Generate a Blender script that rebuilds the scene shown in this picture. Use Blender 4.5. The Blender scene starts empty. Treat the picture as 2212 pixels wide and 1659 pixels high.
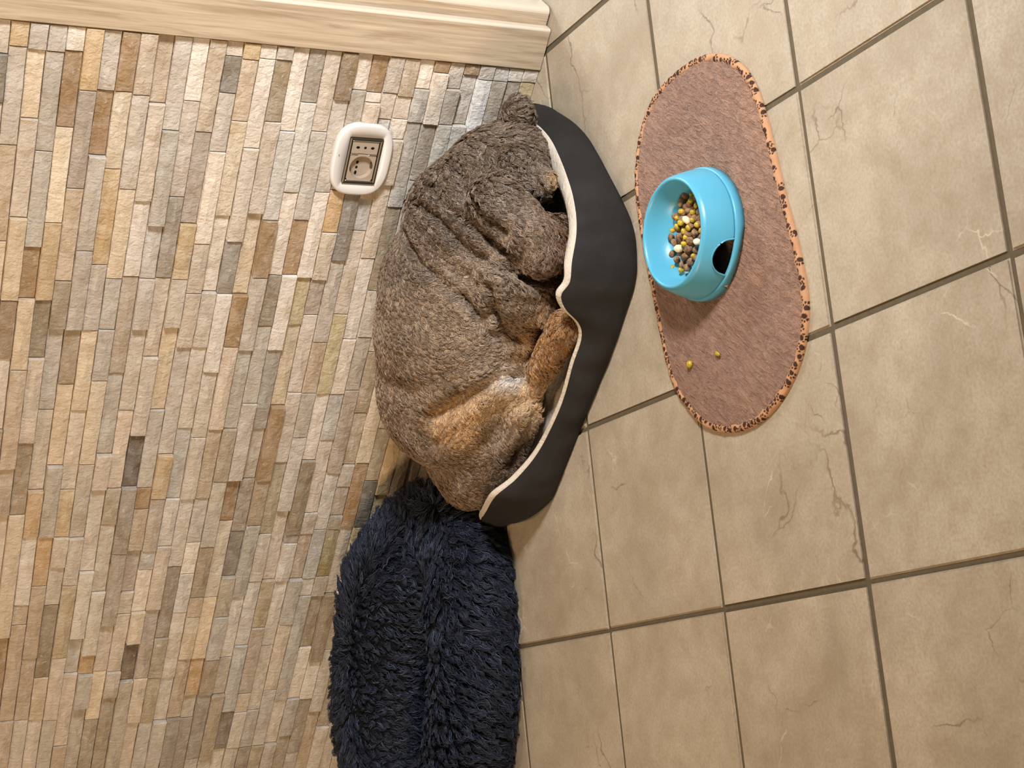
import bpy, bmesh, math, random
import numpy as np
from mathutils import Vector, Matrix
from mathutils.bvhtree import BVHTree
from mathutils.kdtree import KDTree

# ------------------------------------------------------------------ camera, world, lights, exposure
scene = bpy.context.scene
col = scene.collection
CAM = Vector((0.99907, -2.22083, 1.22432))
AX_U = Vector((0.2414799, -0.3830154, -0.8916202)).normalized()   # picture right
AX_F = Vector((-0.4759287, 0.7539752, -0.4527839))
AX_F = (AX_F - AX_U * AX_F.dot(AX_U)).normalized()             # into the scene
AX_V = AX_F.cross(AX_U)                                        # picture down
FPX, PW, PH = 3597.46, 2212.0, 1659.0
cd = bpy.data.cameras.new('camera')
cd.sensor_fit = 'HORIZONTAL'; cd.sensor_width = 36.0; cd.lens = FPX / PW * 36.0
cd.clip_start = 0.05; cd.clip_end = 50
cam = bpy.data.objects.new('camera', cd); col.objects.link(cam)
cam.matrix_world = Matrix(((AX_U.x, -AX_V.x, -AX_F.x, CAM.x), (AX_U.y, -AX_V.y, -AX_F.y, CAM.y),
                           (AX_U.z, -AX_V.z, -AX_F.z, CAM.z), (0, 0, 0, 1)))
scene.camera = cam
scene.view_settings.view_transform = 'Standard'
scene.view_settings.look = 'None'
scene.view_settings.gamma = 1.0
scene.view_settings.use_curve_mapping = False
scene.view_settings.exposure = 0.0

world = bpy.data.worlds.new('world'); scene.world = world; world.use_nodes = True
world.node_tree.nodes['Background'].inputs[0].default_value = (1.0, 0.80, 0.60, 1)
world.node_tree.nodes['Background'].inputs[1].default_value = 0.13

def area(name, loc, aim, size, power, color, size_y=None):
    l = bpy.data.lights.new(name, 'AREA'); l.energy = power; l.color = color; l.size = size
    if size_y: l.shape = 'RECTANGLE'; l.size_y = size_y
    o = bpy.data.objects.new(name, l); col.objects.link(o); o.location = loc
    o.rotation_euler = (Vector(aim) - Vector(loc)).to_track_quat('-Z', 'Y').to_euler()
    return o
win = area('window_daylight', (1.55, -0.90, 0.98), (-0.05, -0.12, 0.14), 0.26, 15.5, (0.97, 0.985, 1.0)); win.data.spread = math.radians(95)
area('doorway_daylight', (0.75, 1.55, 1.30), (0.5, -0.5, 0.0), 0.45, 35.0, (0.87, 0.95, 1.0))
area('room_lamp', (-1.5, -3.0, 1.3), (-0.6, -0.1, 0.35), 0.6, 46.0, (1.0, 0.74, 0.47))
area('ceiling_lamp', (-0.3, -0.9, 2.4), (-0.3, -0.5, 0.0), 0.4, 13.0, (1.0, 0.72, 0.45))

# ------------------------------------------------------------------ helpers
def ray(u, v):
    return AX_U * ((u - PW / 2) / FPX) + AX_V * ((v - PH / 2) / FPX) + AX_F
def F(u, v, z=0.0):                       # a sight line's point at height z
    d = ray(u, v); return CAM + d * ((z - CAM.z) / d.z)
def WY(u, v, y=0.0):                      # ... at depth y
    d = ray(u, v); return CAM + d * ((y - CAM.y) / d.y)
def project(p):
    d = Vector(p) - CAM; w = d.dot(AX_F)
    return PW / 2 + FPX * d.dot(AX_U) / w, PH / 2 + FPX * d.dot(AX_V) / w
def lin(c):
    return tuple(((x / 255) / 12.92 if x <= 10 else (((x / 255) + 0.055) / 1.055) ** 2.4) for x in c)
def tag(o, label=None, cat=None, group=None, kind=None):
    if label: o['label'] = label
    if cat: o['category'] = cat
    if group: o['group'] = group
    if kind: o['kind'] = kind
    return o
def obj(name, mesh, mat=None, parent=None, smooth=False):
    o = bpy.data.objects.new(name, mesh); col.objects.link(o)
    if mat is not None and len(mesh.materials) == 0: mesh.materials.append(mat)
    if smooth: mesh.polygons.foreach_set('use_smooth', [True] * len(mesh.polygons))
    if parent: o.parent = parent
    return o
def empty(name, loc=(0, 0, 0)):
    o = bpy.data.objects.new(name, None); col.objects.link(o); o.location = loc; return o
def pymesh(name, verts, faces):
    m = bpy.data.meshes.new(name); m.from_pydata([tuple(v) for v in verts], [], faces); m.update(); return m
def bmmesh(name, bm, recalc=True):
    if recalc: bmesh.ops.recalc_face_normals(bm, faces=bm.faces)
    m = bpy.data.meshes.new(name); bm.to_mesh(m); bm.free(); return m
def box_mesh(name, a, b, bevel=0.0, seg=2):
    bm = bmesh.new(); bmesh.ops.create_cube(bm, size=1)
    a, b = Vector(a), Vector(b)
    for v in bm.verts: v.co = Vector([(a[i] + b[i]) / 2 + v.co[i] * (b[i] - a[i]) for i in range(3)])
    if bevel: bmesh.ops.bevel(bm, geom=bm.edges[:], offset=bevel, segments=seg, affect='EDGES', profile=0.5)
    return bmmesh(name, bm)
def tube_mesh(name, pts, r, n=8):
    verts, faces = [], []
    for i, p in enumerate(pts):
        p = Vector(p); t = (Vector(pts[min(i + 1, len(pts) - 1)]) - Vector(pts[max(i - 1, 0)])).normalized()
        a = t.orthogonal().normalized(); b = t.cross(a)
        for k in range(n):
            th = 2 * math.pi * k / n; verts.append(p + (a * math.cos(th) + b * math.sin(th)) * r)
    for i in range(len(pts) - 1):
        for k in range(n):
            faces.append((i * n + k, i * n + (k + 1) % n, (i + 1) * n + (k + 1) % n, (i + 1) * n + k))
    return pymesh(name, verts, faces)

# --- node materials
class NM:
    def __init__(s, name, rough=0.5, spec=0.4):
        s.m = bpy.data.materials.new(name); s.m.use_nodes = True
        s.t = s.m.node_tree; s.b = s.t.nodes['Principled BSDF']
        s.b.inputs['Roughness'].default_value = rough
        s.b.inputs['Specular IOR Level'].default_value = spec
    def n(s, kind, **kw):
        nd = s.t.nodes.new(kind)
        for k, v in kw.items():
            if k in nd.inputs: nd.inputs[k].default_value = v
            else: setattr(nd, k, v)
        return nd
    def l(s, a, b): s.t.links.new(a, b)
    def coord(s, scale=(1, 1, 1), kind='Object', offset=None):
        tc = s.n('ShaderNodeTexCoord'); mp = s.n('ShaderNodeMapping'); mp.inputs['Scale'].default_value = scale
        if offset is not None: s.l(offset, mp.inputs['Location'])
        s.l(tc.outputs[kind], mp.inputs['Vector']); return mp.outputs[0]
    def noise(s, vec, scale, detail=4.0, rough=0.55, dist=0.0):
        nd = s.n('ShaderNodeTexNoise'); nd.inputs['Scale'].default_value = scale; nd.inputs['Detail'].default_value = detail
        nd.inputs['Roughness'].default_value = rough; nd.inputs['Distortion'].default_value = dist
        s.l(vec, nd.inputs['Vector']); return nd.outputs['Fac']
    def ramp(s, fac, stops):
        r = s.n('ShaderNodeValToRGB'); e = r.color_ramp.elements
        while len(e) < len(stops): e.new(0.5)
        for i, (p, c) in enumerate(stops):
            e[i].position = p; e[i].color = (*c, 1) if len(c) == 3 else c
        s.l(fac, r.inputs[0]); return r.outputs[0]
    def mix(s, fac, a, b, mode='MIX'):
        m = s.n('ShaderNodeMix'); m.data_type = 'RGBA'; m.blend_type = mode
        for sock, val in ((m.inputs[0], fac), (m.inputs[6], a), (m.inputs[7], b)):
            if hasattr(val, 'links'): s.l(val, sock)
            elif isinstance(val, (int, float)): sock.default_value = val
            else: sock.default_value = (*val, 1)
        return m.outputs[2]
    def math(s, op, a, b=0.0, c=0.0):
        m = s.n('ShaderNodeMath'); m.operation = op
        for i, val in enumerate((a, b, c)):
            if hasattr(val, 'links'): s.l(val, m.inputs[i])
            else: m.inputs[i].default_value = val
        return m.outputs[0]
    def base(s, c):
        if hasattr(c, 'links'): s.l(c, s.b.inputs['Base Color'])
        else: s.b.inputs['Base Color'].default_value = (*c, 1)
    def bump(s, h, strength=0.5, dist=0.002):
        b = s.n('ShaderNodeBump'); b.inputs['Strength'].default_value = strength; b.inputs['Distance'].default_value = dist
        s.l(h, b.inputs['Height']); s.l(b.outputs[0], s.b.inputs['Normal'])
def plain(name, rgb, rough=0.5, spec=0.4, metal=0.0):
    m = NM(name, rough, spec); m.base(lin(rgb)); m.b.inputs['Metallic'].default_value = metal; return m.m

rng = np.random.default_rng(7)
random.seed(7)

# ------------------------------------------------------------------ materials of the setting
def stone_material(name, use_attr):
    m = NM(name, 0.62, 0.35)
    oi = m.n('ShaderNodeObjectInfo')
    if use_attr:
        at = m.n('ShaderNodeAttribute'); at.attribute_name = 'tint'; basec = at.outputs['Color']
        vec = m.coord()
    else:
        basec = oi.outputs['Color']
        cmb = m.n('ShaderNodeCombineXYZ'); m.l(m.math('MULTIPLY', oi.outputs['Random'], 37.0), cmb.inputs[1])
        vec = m.coord(offset=cmb.outputs[0])
    n1 = m.noise(vec, 26, 5, 0.62, 0.9)
    n2 = m.noise(vec, 120, 4, 0.65)
    n3 = m.noise(vec, 11, 3, 0.5, 1.5)
    c = m.mix(m.ramp(n1, [(0.36, (0, 0, 0)), (0.66, (1, 1, 1))]), m.mix(0.24, basec, (0.36, 0.28, 0.20)), m.mix(0.20, basec, (0.92, 0.89, 0.84)))
    c = m.mix(m.ramp(n3, [(0.60, (0, 0, 0)), (0.74, (0.26,) * 3)]), c, (0.52, 0.37, 0.20))
    c = m.mix(m.ramp(n3, [(0.28, (0.25,) * 3), (0.40, (0, 0, 0))]), c, (0.44, 0.42, 0.39))
    sp = m.ramp(n2, [(0.60, (0, 0, 0)), (0.74, (0.40,) * 3)])
    c = m.mix(sp, c, (0.88, 0.85, 0.80))
    dk = m.ramp(n2, [(0.28, (0.35,) * 3), (0.40, (0, 0, 0))])
    c = m.mix(dk, c, (0.26, 0.21, 0.16))
    m.base(c)
    v2 = m.coord((1.3, 1.0, 1.0))
    h = m.math('ADD', m.math('MULTIPLY', m.noise(v2, 85, 6, 0.62, 0.5), 1.0), m.math('MULTIPLY', m.noise(v2, 210, 3, 0.6), 0.25))
    m.bump(h, 0.8, 0.0045)
    return m.m
M_STONE = stone_material('ledger_stone', False)
M_STONE_FAR = stone_material('ledger_stone_far', True)

def tile_material():
    m = NM('beige_floor_tile', 0.42, 0.35)
    oi = m.n('ShaderNodeObjectInfo'); cmb = m.n('ShaderNodeCombineXYZ')
    m.l(m.math('MULTIPLY', oi.outputs['Random'], 53.0), cmb.inputs[0]); m.l(m.math('MULTIPLY', oi.outputs['Random'], 29.0), cmb.inputs[1])
    vec = m.coord(offset=cmb.outputs[0])
    n1 = m.noise(vec, 5.5, 5, 0.6, 0.5); n2 = m.noise(vec, 30, 5, 0.65); n3 = m.noise(vec, 4.2, 3, 0.5)
    c = m.mix(m.ramp(n1, [(0.30, (0, 0, 0)), (0.72, (1, 1, 1))]), lin((158, 144, 124)), lin((187, 174, 154)))
    c = m.mix(m.math('MULTIPLY', m.ramp(n2, [(0.35, (1, 1, 1)), (0.60, (0, 0, 0))]), 0.30), c, lin((140, 120, 96)))
    pt = m.math('MULTIPLY', m.ramp(n3, [(0.60, (0, 0, 0)), (0.78, (1, 1, 1))]), m.ramp(m.noise(vec, 60, 4, 0.7), [(0.35, (0.1,) * 3), (0.65, (0.75,) * 3)]))
    c = m.mix(pt, c, lin((158, 136, 112)))
    c = m.mix(m.ramp(m.noise(vec, 240, 4, 0.7), [(0.36, (0.28,) * 3), (0.60, (0, 0, 0))]), c, lin((128, 108, 84)))
    # hairline cracks drawn in the glaze: thin iso-lines of noise, kept only here and there
    def crack(scale, width, seed, lo, hi, mscale):
        off = m.n('ShaderNodeVectorMath'); off.operation = 'ADD'; off.inputs[1].default_value = (seed, seed * 1.7, 0); m.l(vec, off.inputs[0])
        nz = m.n('ShaderNodeTexNoise'); nz.inputs['Scale'].default_value = scale * 4; nz.inputs['Detail'].default_value = 5; m.l(off.outputs[0], nz.inputs['Vector'])
        sc = m.n('ShaderNodeVectorMath'); sc.operation = 'MULTIPLY_ADD'; m.l(nz.outputs['Color'], sc.inputs[0]); sc.inputs[1].default_value = (0.30 / scale,) * 3; m.l(off.outputs[0], sc.inputs[2])
        vo = m.n('ShaderNodeTexVoronoi'); vo.feature = 'DISTANCE_TO_EDGE'; vo.inputs['Scale'].default_value = scale; m.l(sc.outputs[0], vo.inputs['Vector'])
        ln = m.ramp(m.math('DIVIDE', vo.outputs['Distance'], width), [(0.2, (1, 1, 1)), (1.0, (0, 0, 0))])
        ms = m.ramp(m.noise(off.outputs[0], mscale, 2.0), [(lo, (0, 0, 0)), (hi, (1, 1, 1))])
        return m.math('MULTIPLY', ln, ms)
    k1 = crack(4.0, 0.0075, 3.1, 0.54, 0.62, 4.0); k2 = crack(11.0, 0.012, 11.7, 0.62, 0.68, 6.0)
    kl = crack(14.0, 0.018, 23.0, 0.62, 0.68, 9.0)
    c = m.mix(m.math('MULTIPLY', m.math('MAXIMUM', k1, k2), 0.62), c, lin((92, 72, 54)))
    c = m.mix(m.math('MULTIPLY', kl, 0.35), c, lin((238, 226, 204)))
    m.base(c)
    m.bump(m.math('ADD', m.noise(vec, 45, 5, 0.6), m.math('MULTIPLY', n1, 2.0)), 0.25, 0.0015)
    m.l(m.ramp(n2, [(0.3, (0.34,) * 3), (0.7, (0.5,) * 3)]), m.b.inputs['Roughness'])
    return m.m
M_TILE = tile_material()
gm = NM('grey_brown_grout', 0.9, 0.1)
gm.base(gm.mix(gm.noise(gm.coord(), 120, 4), lin((84, 74, 58)), lin((104, 92, 74)))); M_GROUT = gm.m

def wood_material():
    m = NM('pale_oak_laminate', 0.42, 0.4)
    vec = m.coord((1.0, 1.0, 0.030)); n1 = m.noise(vec, 190, 6, 0.65, 0.5); n2 = m.noise(m.coord((1, 1, 0.06)), 60, 5, 0.6, 1.2)
    c = m.mix(m.ramp(n1, [(0.30, (0, 0, 0)), (0.68, (1, 1, 1))]), lin((164, 143, 117)), lin((202, 183, 158)))
    c = m.mix(m.ramp(n2, [(0.36, (0.55,) * 3), (0.50, (0, 0, 0))]), c, lin((142, 118, 93)))
    m.base(c); m.bump(n1, 0.12, 0.0006); return m.m
M_WOOD = wood_material()
M_PLASTER = plain('white_wall_plaster', (214, 204, 190), 0.8, 0.2)

# ------------------------------------------------------------------ floor
TP = 0.30; S2 = math.sqrt(0.5); GY = 0.2103
def grid(i, j): return Vector((TP * (i * S2 - j * S2), TP * (-i * S2 - j * S2) + GY, 0))
floor = obj('floor', box_mesh('floor', (-2.6, -2.3, -0.06), (2.2, 1.9, -0.0022)), M_GROUT)
tag(floor, 'beige stone-look floor tiles laid diagonally with dark grout', kind='structure')
G = 0.0058
bm = bmesh.new(); bmesh.ops.create_cube(bm, size=1)
for v in bm.verts: v.co = Vector((v.co.x * (TP - G), v.co.y * (TP - G), (v.co.z - 0.5) * 0.010))
bmesh.ops.bevel(bm, geom=[e for e in bm.edges if all(v.co.z > -0.001 for v in e.verts)], offset=0.0022, segments=2, affect='EDGES')
tile_mesh = bmmesh('floor_tile', bm); tile_mesh.materials.append(M_TILE)
for i in range(-9, 14):
    for j in range(-9, 14):
        c = grid(i + 0.5, j + 0.5); u, v = project(c)
        if -2.2 < c.x < 1.6 and -1.7 < c.y < 1.0 and 850 < u < 2500 and -330 < v < 2000 and not (c.x < 0.12 and c.y > 0.17):
            t = obj('floor_tile', tile_mesh, None, floor)
            t.location = (c.x, c.y, random.uniform(-0.0004, 0.0004)); t.rotation_euler = (0, 0, math.radians(45 + random.uniform(-0.15, 0.15)))

# ------------------------------------------------------------------ stone wall
STONES = [
(35,"P* 126 G* -5 T* -253"),
(34,"G* 90 P* -75 C* -226"),
(33,"P* 110 C* 22 G* -148"),
(32,"P* 130 D* 58 P* -7 C* -122"),
(31,"Y* 142 G -5 T -158 C* -253 g* -356 P* -472"),
(30,"G* 140 C 37 P -118 C -255 K2 -356 P -487"),
(29,"G* 140 S -11 S -165 O -254 C -376 T -560 T -653 P* -818"),
(28,"W* 143 O 28 C2 -124 Y -255 L -357 P -514 T2 -653 C -910 O* -1026 T* -1112"),
(27,"Y 87 M -67 T -221 T2 -305 G -453 S2 -608 O2 -699 W -842 T* -884 T -1101 T -1223"),
(26,"G 88 O -13 G -167 G -305 T2 -405 C -559 G -701 Y2 -804 T -960 T -1102 P -1227"),
(25,"O 89 C -33 Y -191 G -306 C -453 S2 -608 Y -702 P -763 P -846 L -1008 T -1103 P -1231"),
(24,"T 87 S2 -63 C -215 S -305 G -397 C -558 G -705 P -804 L2 -963 P -1107 G -1234"),
(23,"T 74 P -81 W -210 M -384 S -538 P -608 P -776 W2 -921 G -1006 P -1174 T -1238"),
(22,"G 34 S -121 G -213 G -302 P -454 P -609 L2 -681 S2 -822 W2 -962 O2* -1006 G -1084 G -1242"),
(21,"W 82 P -74 g -212 P -355 P -504 K -607 g -742 M -896 P -1003 C2 -1118 T2 -1245"),
(20,"T 34 M -118 Y -212 S2 -298 C -455 G -608 O* -650 T -736 M -829 P* -876 P -1007 G -1067 T2 -1249"),
(19,"P* 156 D 99 G 5 W -149 P -236 P -335 G -540 Y -629 M -739 B* -780 W -872 C -942 K -1031 G -1252"),
(18,"Y* 154 T 56 C -101 W -235 P -334 P -490 B -631 W2 -731 P -868 M -1027 C -1133 P -1256"),
(17,"W* 157 W 14 P -143 g -237 W -380 P -507 P -631 W2 -778 g -937 T2 -1029 L2 -1136 G -1260"),
(16,"G* 158 L 60 P -93 C -237 O -331 P -490 T -632 G -725 W -795 W2 -883 P -1032 W2 -1136 G -1263"),
(15,"W 46 W2 -103 O -203 S2 -338 S -491 T2 -596 S -736 T2 -848 T* -892 C -992 T -1132 g -1267"),
(14,"g 94 W2 -55 W -201 L -293 S -441 G -595 O -682 S2 -850 C -993 Y2 -1081 G -1137 g -1271"),
(13,"P 49 G -101 O -200 W -338 g -494 G -596 g -706 D -806 S -893 B -993 T2 -1079 g -1238 G* -1274"),
(12,"O3 103 G -52 W -203 Y3 -292 C -447 O -597 T2 -693 B -851 W2 -994 S -1082 T2 -1242 G* -1278"),
(11,"W 120 S 12 P -47 Y2 -120 P -206 M -274 P -423 P -562 L2 -715 S2 -819 W2 -967 B -1124 D -1221 W -1282"),
(10,"O 118 P* 103 P 14 T -50 D -170 G -323 T -423 S -511 W2 -666 P -819 L2 -928 M -1084 P* -1130 W2 -1221 G -1285"),
(9,"G 120 P* 76 W2 16 T -60 B -117 P -270 Y3 -424 W -559 L -717 g* -736 W2 -821 W2 -973 S2 -1129 S -1223 g -1289"),
(8,"T 117 P* 80 W* 46 G -32 P -165 W2 -318 W -425 B -518 P -670 G* -717 M -818 B -922 P -1082 B -1222 L2 -1292"),
(7,"W 131 B 76 B -71 L -224 S -312 S -417 M -587 W2 -709 B -820 W2* -859 B -1110 P -1220 G -1296"),
(6,"O* 160 W 76 g -22 B -131 T* -340 T2 -463 T -572 G* -618 M -681 g* -711 L3 -816 S* -863 T2 -984 W -1109 B -1202 T2 -1300"),
(5,"P* 136 G 77 B -62 T* -284 T* -358 C -567 O -706 G -860 T2 -1019 W -1112 T2 -1250 G* -1303"),
(4,"O* 161 S2 77 B -87 T* -358 T* -493 T2 -606 K3 -707 Y3 -813 W -906 T* -992 G -1148 T -1307"),
(3,"S* 156 W3 48 G* -114 T* -302 T* -454 Y -636 Y3* -770 T* -825 G* -918 T* -1071 T2 -1191 P -1311"),
(2,"B* 156 g 73 T* -56 G* -339 T* -494 T* -705 G* -868 T* -996 P -1314"),
(1,"W2* 157 g 57 T* -112 P* -396 G* -555 T* -787 T* -923 G* -1116 P* -1318"),
(0,"W2* 158 Y3 86 G* -53 T* -319 P* -475 T* -688 G* -893 T* -1001 P* -1322"),
]

CODE = dict(W=(224,211,196), W2=(206,199,188), W3=(220,221,222), P=(204,186,168), G=(186,175,160), g=(148,137,122), B=(178,175,168),
            C=(216,193,160), C2=(230,208,174), D=(112,101,86), K=(86,66,40), K2=(142,114,76), K3=(72,64,46), L=(140,121,86), L2=(176,157,124),
            L3=(142,122,62), M=(174,155,137), O=(160,119,64), O2=(192,150,96), O3=(130,101,62), S=(176,167,153), S2=(197,184,166),
            T=(188,164,134), T2=(158,137,110), Y=(206,173,120), Y2=(196,149,86), Y3=(190,168,116))
CODE = {k: tuple(int(min(250, (x * 0.80 + 0.20 * (sum(c) / 3)) * 0.99 + o)) for x, o in zip(c, (4, 1, -3))) for k, c in CODE.items()}
RH = 0.02523
wall = obj('wall_back', box_mesh('wall_back', (-2.3, 0.020, -0.01), (0.275, 0.15, 2.4)), plain('wall_mortar', (120, 106, 88), 0.9, 0.1))
tag(wall, 'wall clad in split-face stone strips of beige, grey and ochre', kind='structure')
def stone_geo(x0, x1, z0, z1, y, tilt, rnd):
    """one split stone strip: uneven front face, chamfered all round, set on the backing"""
    g = 0.0005; x0 += g; x1 -= g; z0 += g * 0.8; z1 -= g * 0.8
    n = max(2, min(7, int((x1 - x0) / 0.022) + 1))
    xs = np.linspace(x0, x1, n + 1); zs = [z0, (z0 + z1) / 2, z1]
    vs, fs = [], []
    ch = 0.0008
    for r, z in enumerate(zs):
        for i, x in enumerate(xs):
            edge = (r != 1) or i in (0, n)
            dy = rnd.uniform(-0.0016, 0.0012) if not edge else rnd.uniform(-0.0004, 0.0010) + 0.0006
            xx = x + (ch if i == 0 else -ch if i == n else rnd.uniform(-0.003, 0.003))
            zz = z + (ch * 0.8 if r == 0 else -ch * 0.8 if r == 2 else rnd.uniform(-0.003, 0.003))
            if r != 1 and i not in (0, n): zz += rnd.uniform(-0.0005, 0.0003) * (1 if r == 2 else -1)
            vs.append((xx, y + dy + tilt * (i / n - 0.5), zz))
    nf = len(vs); w = n + 1
    for r in range(2):
        for i in range(n): fs.append((r * w + i, r * w + i + 1, (r + 1) * w + i + 1, (r + 1) * w + i))
    loop = list(range(n)) + [n, w + n] + [2 * w + n - k for k in range(n)] + [2 * w, w]
    for depth, off in ((0.0016, ch), (0.022 - y, ch)):
        st = len(vs)
        for q in loop:
            xx, yy, zz = vs[q] if q < nf else (0, 0, 0)
            xx += (-off if q % w == 0 else off if q % w == n else 0); zz += (-off * 0.8 if q // w == 0 else off * 0.8 if q // w == 2 else 0)
            vs.append((xx, (yy + depth) if depth < 0.01 else 0.0215, zz))
    L = len(loop); a0 = nf
    for i in range(L):
        j = (i + 1) % L
        fs.append((loop[j], loop[i], a0 + i, a0 + j)); fs.append((a0 + j, a0 + i, a0 + L + i, a0 + L + j))
    return vs, fs
rnd = random.Random(11)
extra_v, extra_f, extra_c = [], [], []
def extra(x0, x1, z0, z1, code):
    y = rnd.gauss(0, 0.0018); v, f = stone_geo(x0, x1, z0, z1, y, rnd.uniform(-0.002, 0.002), rnd)
    b = len(extra_v); extra_v.extend(v); extra_f.extend(tuple(i + b for i in q) for q in f); extra_c.extend([lin(CODE[code])] * len(v))
def tint(code):
    c = np.array(CODE[code], float) + rnd.uniform(-9, 8) + rnd.uniform(-3, 3) * np.array([1, 0.1, -1.0])
    return (*lin(tuple(np.clip(c, 5, 250))), 1.0)
random_codes = list('WWPPPGGGTTCSMBgYO') + ['W2', 'S2', 'T2']
done_rows = {}
for k, s in STONES:
    t = s.split(); xr = 0.1795; z0 = k * RH; poff = rnd.gauss(0, 0.0006)
    for code, xe in zip(t[::2], t[1::2]):
        x0 = int(xe) / 1000.0; hid = code.endswith('*'); cd_ = code.rstrip('*')
        if hid: extra(x0, xr, z0, z0 + RH, cd_)
        else:
            L = xr - x0; y = poff + max(-0.0058, min(0.0058, rnd.gauss(0, 0.0030)))
            vs, fs = stone_geo(-L / 2, L / 2, -RH / 2, RH / 2, y, rnd.uniform(-0.0025, 0.0025), rnd)
            o = obj('stone', pymesh('stone', vs, fs), M_STONE, wall)
            o.location = ((x0 + xr) / 2, 0, z0 + RH / 2); o.color = tint(cd_)
        xr = x0
    done_rows[k] = xr
for k in range(0, 52):                     # the courses go on beyond the frame
    xr = done_rows.get(k, 0.1795)
    while xr > -2.25:
        L = rnd.uniform(0.06, 0.16); extra(xr - L, xr, k * RH, (k + 1) * RH, rnd.choice(random_codes)); xr -= L
em = pymesh('stone_courses', extra_v, extra_f)
ca = em.color_attributes.new('tint', 'FLOAT_COLOR', 'POINT')
ca.data.foreach_set('color', np.c_[np.array(extra_c), np.ones(len(extra_c))].astype(np.float32).ravel())
tag(obj('stone_courses', em, M_STONE_FAR, wall), kind='stuff')

# ------------------------------------------------------------------ door casing
casing = empty('trim_1', (0.215, 0, 0)); tag(casing, 'pale oak door casing standing at the end of the stone wall', kind='structure')
def prism(name, prof, z0, z1, mat, parent):
    n = len(prof); vs = [(x, y, z0) for x, y in prof] + [(x, y, z1) for x, y in prof]
    fs = [(i, (i + 1) % n, n + (i + 1) % n, n + i) for i in range(n)] + [tuple(range(n))[::-1], tuple(range(n, 2 * n))]
    bm = bmesh.new(); bv = [bm.verts.new(v) for v in vs]
    for f in fs: bm.faces.new([bv[i] for i in f])
    m = bmmesh(name, bm); o = obj(name, m, mat, parent)
    if parent: o.matrix_parent_inverse = Matrix.Translation(-parent.location)
    return o
def arc(cx, cy, r, a0, a1, n=6):
    return [(cx + r * math.cos(math.radians(a0 + (a1 - a0) * i / n)), cy + r * math.sin(math.radians(a0 + (a1 - a0) * i / n))) for i in range(n + 1)]
M_EDGE_HIGHLIGHT = plain('painted_edge_highlight', (208, 195, 176), 0.30, 0.5)  # paler than the oak: paints the highlight along the boards' rounded edges
prism('casing_board', [(0.1815, 0.02), (0.1815, -0.0035), (0.1825, -0.0045), (0.2450, -0.0045), (0.2450, 0.02)], 0.0015, 2.35, M_WOOD, casing)
prism('highlight_edge', [(0.2451, 0.02), (0.2451, -0.0045)] + arc(0.2455, -0.0005, 0.004, -90, 0) + [(0.2495, 0.02)], 0.0015, 2.35, M_EDGE_HIGHLIGHT, casing)
prism('casing_lip', [(0.2496, 0.05), (0.2496, 0.0115), (0.268, 0.0115), (0.268, 0.05)], 0.003, 2.35, M_WOOD, casing)
prism('highlight_edge', [(0.2681, 0.05), (0.2681, 0.0115)] + arc(0.2685, 0.0210, 0.0095, -90, 0) + [(0.278, 0.05)], 0.003, 2.35, M_EDGE_HIGHLIGHT, casing)
prism('door_jamb', [(0.262, 0.15), (0.262, 0.0501), (0.2775, 0.0501), (0.2775, 0.15)], 0.003, 2.35, M_WOOD, casing)

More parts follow.
